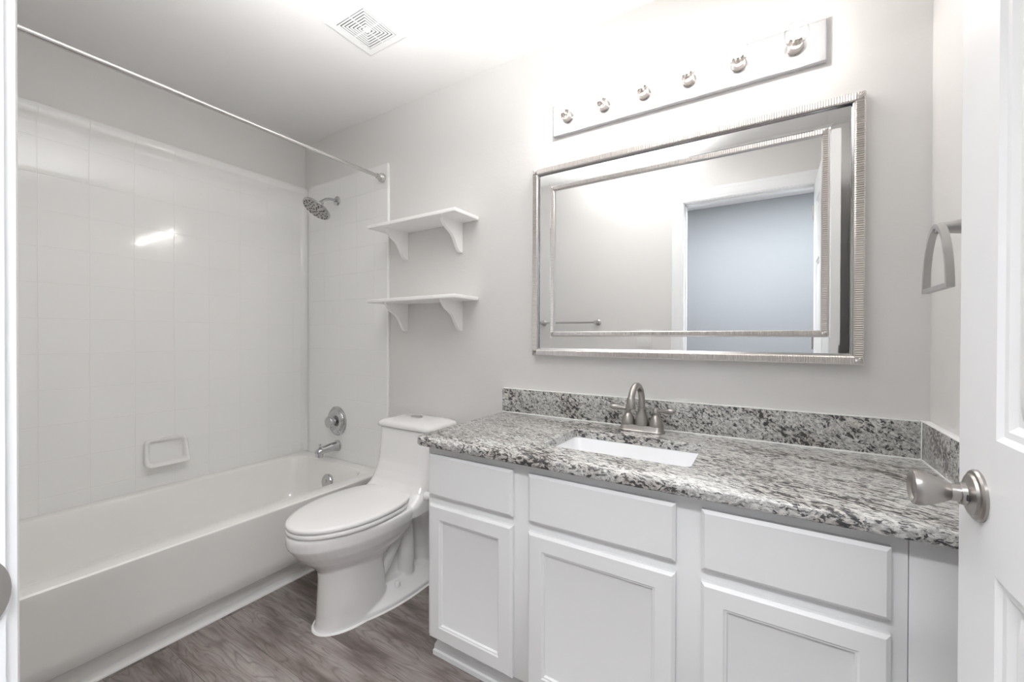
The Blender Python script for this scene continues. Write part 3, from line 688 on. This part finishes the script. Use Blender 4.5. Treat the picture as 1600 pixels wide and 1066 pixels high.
# ribs are real ridges: each side of frame is a comb along its length
def ribbed(mb, i0, i1, yb, yf, pitch, amp):
    """four mitred sides whose front carries little cross ridges"""
    def side(A, B, inn):
        A = Vector(A); B = Vector(B); L = (B - A).length; d = (B - A) / L; n = int(L / pitch); inn = Vector(inn)
        rows = []
        for k in range(2 * n + 1):
            t = L * k / (2 * n); y = yf - (amp if k % 2 else 0)
            # the mitre: inner edge starts later and ends earlier
            t0 = min(max(t, i0), L - i0); t1 = min(max(t, i1), L - i1)
            po = A + d * t0 + inn * i0; pi_ = A + d * t1 + inn * i1
            e = 0.15 * (i1 - i0)
            pm0 = A + d * min(max(t, i0 + e), L - i0 - e) + inn * (i0 + e); pm1 = A + d * min(max(t, i1 - e), L - i1 + e) + inn * (i1 - e)
            rows.append([Vector((po.x, yb, po.z)), Vector((po.x, yf + 0.003, po.z)), Vector((pm0.x, y, pm0.z)), Vector((pm1.x, y, pm1.z)), Vector((pi_.x, yf + 0.003, pi_.z)), Vector((pi_.x, yb, pi_.z))])
        V = [[mb.bm.verts.new(p) for p in row] for row in rows]
        for a, b in zip(V[:-1], V[1:]):
            for j in range(5): mb.bm.faces.new((a[j], a[j + 1], b[j + 1], b[j]))
    side((mx0, 0, mz0), (mx1, 0, mz0), (0, 0, 1)); side((mx1, 0, mz0), (mx1, 0, mz1), (-1, 0, 0))
    side((mx1, 0, mz1), (mx0, 0, mz1), (0, 0, -1)); side((mx0, 0, mz1), (mx0, 0, mz0), (1, 0, 0))
mb = MB(); ribbed(mb, 0.0, 0.026, YB - 0.001, YB - 0.030, 0.0068, 0.0022)
mb.build('outer_frame', M_ribs, mir, ang=20)
mb = MB(); ribbed(mb, 0.088, 0.106, YB - 0.002, YB - 0.0245, 0.0068, 0.0018)
mb.build('inner_bead', M_ribs, mir, ang=20)
# bright fillet between frame and strips
mb = MB(); frame_loft([(0.0255, YB - 0.002), (0.0255, YB - 0.0235), (0.028, YB - 0.0250), (0.0305, YB - 0.0235), (0.0305, YB - 0.002)], None, mb); mb.build('fillet', M_chrome, mir, ang=30)
# four bevelled mirror strips
yo, yi = YB - 0.0180, YB - 0.0178
for X, Z_, sx, sz, X2, Z2, sx2, sz2 in ((mx0, mz0, 1, 1, mx1, mz0, -1, 1), (mx1, mz0, -1, 1, mx1, mz1, -1, -1), (mx1, mz1, -1, -1, mx0, mz1, 1, -1), (mx0, mz1, 1, -1, mx0, mz0, 1, 1)):
    mb = MB(); prof = [(0.030, YB - 0.003), (0.030, yo + 0.002), (0.0335, yo), (0.084, yi), (0.0885, yi + 0.002), (0.0885, YB - 0.003)]
    mb.loft([[Vector((X + sx * i, y, Z_ + sz * i)) for i, y in prof], [Vector((X2 + sx2 * i, y, Z2 + sz2 * i)) for i, y in prof]])
    mb.build('mirror_strip', M_mirror, mir, ang=2)
mb = MB().box(mx0 + 0.104, mx1 - 0.104, YB - 0.014, YB - 0.004, mz0 + 0.104, mz1 - 0.104); mb.build('mirror_glass', M_mirror, mir)
mb = MB().box(mx0 + 0.004, mx1 - 0.004, YB - 0.0035, YB - 0.0008, mz0 + 0.004, mz1 - 0.004); mb.build('backing', M_black, mir)

# ------------------------------------------------------------------ vanity light bar
bx0, bx1, bz0, bz1 = -0.806, 0.150, 2.006 + K, 2.138 + K
vl = thing('vanity_light', 'long metal light bar with six clear bulbs above the mirror', 'light fixture', ((bx0 + bx1) / 2, YB, (bz0 + bz1) / 2))
mb = MB(); nested(mb, [(bx0, bx1, bz0, bz1, YB - 0.0005), (bx0, bx1, bz0, bz1, YB - 0.016), (bx0 + 0.003, bx1 - 0.003, bz0 + 0.003, bz1 - 0.003, YB - 0.0185)])
mb.build('back_plate', M_plate, vl, ang=20)
BZ = (bz0 + bz1) / 2; BX = [-0.735 + 0.1605 * k for k in range(6)]
proto = None
for bxk in BX:
    y0 = YB - 0.0185
    if proto is None:
        so = MB().lathe([(0.0235, 0.0), (0.0245, 0.003), (0.0215, 0.007), (0.0205, 0.032), (0.0195, 0.034), (0.0175, 0.034), (0.0170, 0.026), (0.0, 0.026)], (bxk, y0, BZ), (0, -1, 0), 28).build('socket', M_sock, vl)
        bu = MB().lathe([(0.0128, 0.034), (0.0135, 0.040), (0.018, 0.048), (0.0275, 0.058), (0.0325, 0.070), (0.0340, 0.082), (0.0325, 0.094), (0.0275, 0.105), (0.0185, 0.1125), (0.008, 0.1155), (0.0, 0.116)], (bxk, y0, BZ), (0, -1, 0), 28, cap0=False).build('light_bulb', M_glass, vl, ang=60)
        sc_ = MB().lathe([(0.0125, 0.026), (0.0130, 0.030), (0.0122, 0.034), (0.0128, 0.038), (0.0080, 0.042), (0.0035, 0.056), (0.0, 0.058)], (bxk, y0, BZ), (0, -1, 0), 18).build('screw_base', M_sock, bu, ang=60)
        fi = MB()
        fi.tube([(bxk + 0.010 * math.cos(t), y0 - 0.072 - 0.004 * math.sin(3 * t), BZ + 0.010 * math.sin(t)) for t in [math.radians(-150 + 300 * k / 14) for k in range(15)]], 0.0035, 8)
        fi.tube([(bxk, y0 - 0.056, BZ), (bxk - 0.009, y0 - 0.072, BZ - 0.005)], 0.0006, 5).tube([(bxk, y0 - 0.056, BZ), (bxk - 0.009, y0 - 0.072, BZ + 0.005)], 0.0006, 5)
        fi = fi.build('filament', M_fil, bu)
        proto = (so, bu, sc_, fi, bxk)
    else:
        so, bu, sc_, fi, b0 = proto
        s2 = so.copy(); C.objects.link(s2); s2.parent = vl; s2.location.x = bxk - b0
        b2 = bu.copy(); C.objects.link(b2); b2.parent = vl; b2.location.x = bxk - b0
        for ch in (sc_, fi):
            c2 = ch.copy(); C.objects.link(c2); c2.parent = b2
    ld = bpy.data.lights.new('bulb_light', 'POINT'); ld.energy = BULB_W; ld.shadow_soft_size = 0.016; ld.color = (1.0, 0.965, 0.93)
    lo = bpy.data.objects.new('bulb_light', ld); C.objects.link(lo); lo.location = (bxk, y0 - 0.078, BZ)

# ------------------------------------------------------------------ wall shelves
def shelf(zt, label):
    t = thing('wall_shelf', label, 'shelf', (-1.525, YB, zt))
    mb = MB().box(-1.829, -1.222, 1.465, YB - 0.0005, zt - 0.018, zt, 0.003, 2); mb.build('shelf_board', M_shelf, t)
    zu = zt - 0.018; D = 0.158; H = 0.150; Yw = YB - 0.0005
    pr = [(0, 1), (0.11, 0.99), (0.18, 0.95), (0.25, 0.87), (0.32, 0.74), (0.38, 0.62), (0.45, 0.52), (0.54, 0.43), (0.64, 0.37), (0.75, 0.31), (0.86, 0.22), (0.94, 0.11), (0.98, 0.045), (1.0, 0.0), (0, 0)]
    curve = [(Yw - D * d_, zu - H * k_) for d_, k_ in pr]
    for bxx in (-1.720, -1.332):
        mb = MB().prism(curve, 'x', bxx - 0.009, bxx + 0.009); mb.build('bracket', M_shelf, t, ang=30)
    return t
shelf(1.726 + K, 'upper white wall shelf with two curved brackets above the toilet')
shelf(1.329 + K, 'lower white wall shelf with two curved brackets above the toilet')

# ------------------------------------------------------------------ ceiling vent
ex0, ex1, ey0, ey1 = -1.562, -1.322, 1.030, 1.276
ven = thing('exhaust_vent', 'square white exhaust fan grille with concentric slots on ceiling', 'vent', ((ex0 + ex1) / 2, (ey0 + ey1) / 2, ZC))
cx, cy = (ex0 + ex1) / 2, (ey0 + ey1) / 2; H = (ex1 - ex0) / 2; zf = ZC - 0.017
def sqr(h, z): return [Vector((cx - h, cy - h, z)), Vector((cx + h, cy - h, z)), Vector((cx + h, cy + h, z)), Vector((cx - h, cy + h, z))]
mb = MB().loft([sqr(H, ZC - 0.001), sqr(H, zf + 0.004), sqr(H - 0.008, zf), sqr(0.086, zf), sqr(0.086, zf + 0.007), sqr(0.086, ZC - 0.001)], close=True)
mb.build('cover', M_vent, ven, ang=20)
MB().box(cx - 0.086, cx + 0.086, cy - 0.086, cy + 0.086, zf + 0.0045, zf + 0.006).build('slot_shade_plate', M_black, ven)  # flat black plate, puts the shade behind the slots into the colour
mb = MB()
h = 0.0815
while h > 0.02:
    mb.loft([sqr(h, zf), sqr(h, zf + 0.003), sqr(h - 0.0058, zf + 0.003), sqr(h - 0.0058, zf)], close=True); h -= 0.0114
mb.box(cx - h, cx + h, cy - h, cy + h, zf, zf + 0.006)
for sx_, sy_ in ((1, 0), (-1, 0), (0, 1), (0, -1)):
    mb.box(cx + sx_ * 0.045 - (0.042 if sx_ else 0.002), cx + sx_ * 0.045 + (0.042 if sx_ else 0.002), cy + sy_ * 0.045 - (0.042 if sy_ else 0.002), cy + sy_ * 0.045 + (0.042 if sy_ else 0.002), zf + 0.0005, zf + 0.003)
mb.build('louvers', M_vent, ven, ang=20)

# ------------------------------------------------------------------ towel ring (right wall)
tx, ty = 0.318, 1.285; zt_, zb_ = 1.375 + K, 1.236 + K
tr = thing('towel_ring', 'brushed nickel arched towel ring on the right wall beside the open door', 'towel ring', (XR, ty, zt_))
mb = MB()
mb.lathe([(0.027, 0.0), (0.027, 0.004), (0.022, 0.012), (0.0165, 0.035), (0.0125, 0.060), (0.0115, 0.078), (0.009, 0.081), (0, 0.081)], (XR, ty, zt_), (-1, 0, 0), 32)
mb.build('wall_post', M_satin, tr, ang=40)
out = [(ty - 0.082, zb_)] + bez((ty - 0.082, zb_), (ty - 0.080, zb_ + 0.075), (ty - 0.050, zt_ + 0.006), (ty, zt_ + 0.010), 12)[1:] + bez((ty, zt_ + 0.010), (ty + 0.050, zt_ + 0.006), (ty + 0.080, zb_ + 0.075), (ty + 0.082, zb_), 12)[1:]
inn = []
for (yy, zz) in out:
    inn.append((ty + (yy - ty) * 0.87, zb_ + 0.010 + (zz - zb_) * 0.865))
mb = MB(); w2 = 0.0065
mb.loft([[Vector((tx - w2, a[0], a[1])), Vector((tx + w2, a[0], a[1])), Vector((tx + w2, b[0], b[1])), Vector((tx - w2, b[0], b[1]))] for a, b in zip(out, inn)], close=True)
mb.build('ring', M_satin, tr, ang=25)

# ------------------------------------------------------------------ front wall (seen in the mirror)
tb = thing('towel_bar', 'brushed nickel towel bar on the front wall, seen in the mirror', 'towel bar', (-1.41, YF, 1.25 + K))
MB().lathe([(0.008, 0), (0.008, 0.46)], (-1.64, YF + 0.062, 1.25 + K), (1, 0, 0), 16).build('bar', M_satin, tb)
for xx in (-1.645, -1.175):
    MB().lathe([(0.026, 0), (0.026, 0.005), (0.016, 0.015), (0.012, 0.05), (0.014, 0.066), (0.012, 0.074), (0, 0.076)], (xx, YF, 1.25 + K), (0, 1, 0), 24).build('end_post', M_satin, tb)
ls = thing('light_switch', 'white double light switch plate on the front wall, seen in the mirror', 'light switch', (-0.805, YF, 1.13 + K))
MB().box(-0.862, -0.748, YF, YF + 0.006, 1.072 + K, 1.188 + K, 0.002).build('switch_plate', M_seat, ls)
for xx in (-0.828, -0.782):
    MB().box(xx - 0.016, xx + 0.016, YF + 0.005, YF + 0.0095, 1.097 + K, 1.163 + K, 0.0015).build('rocker', M_seat, ls)
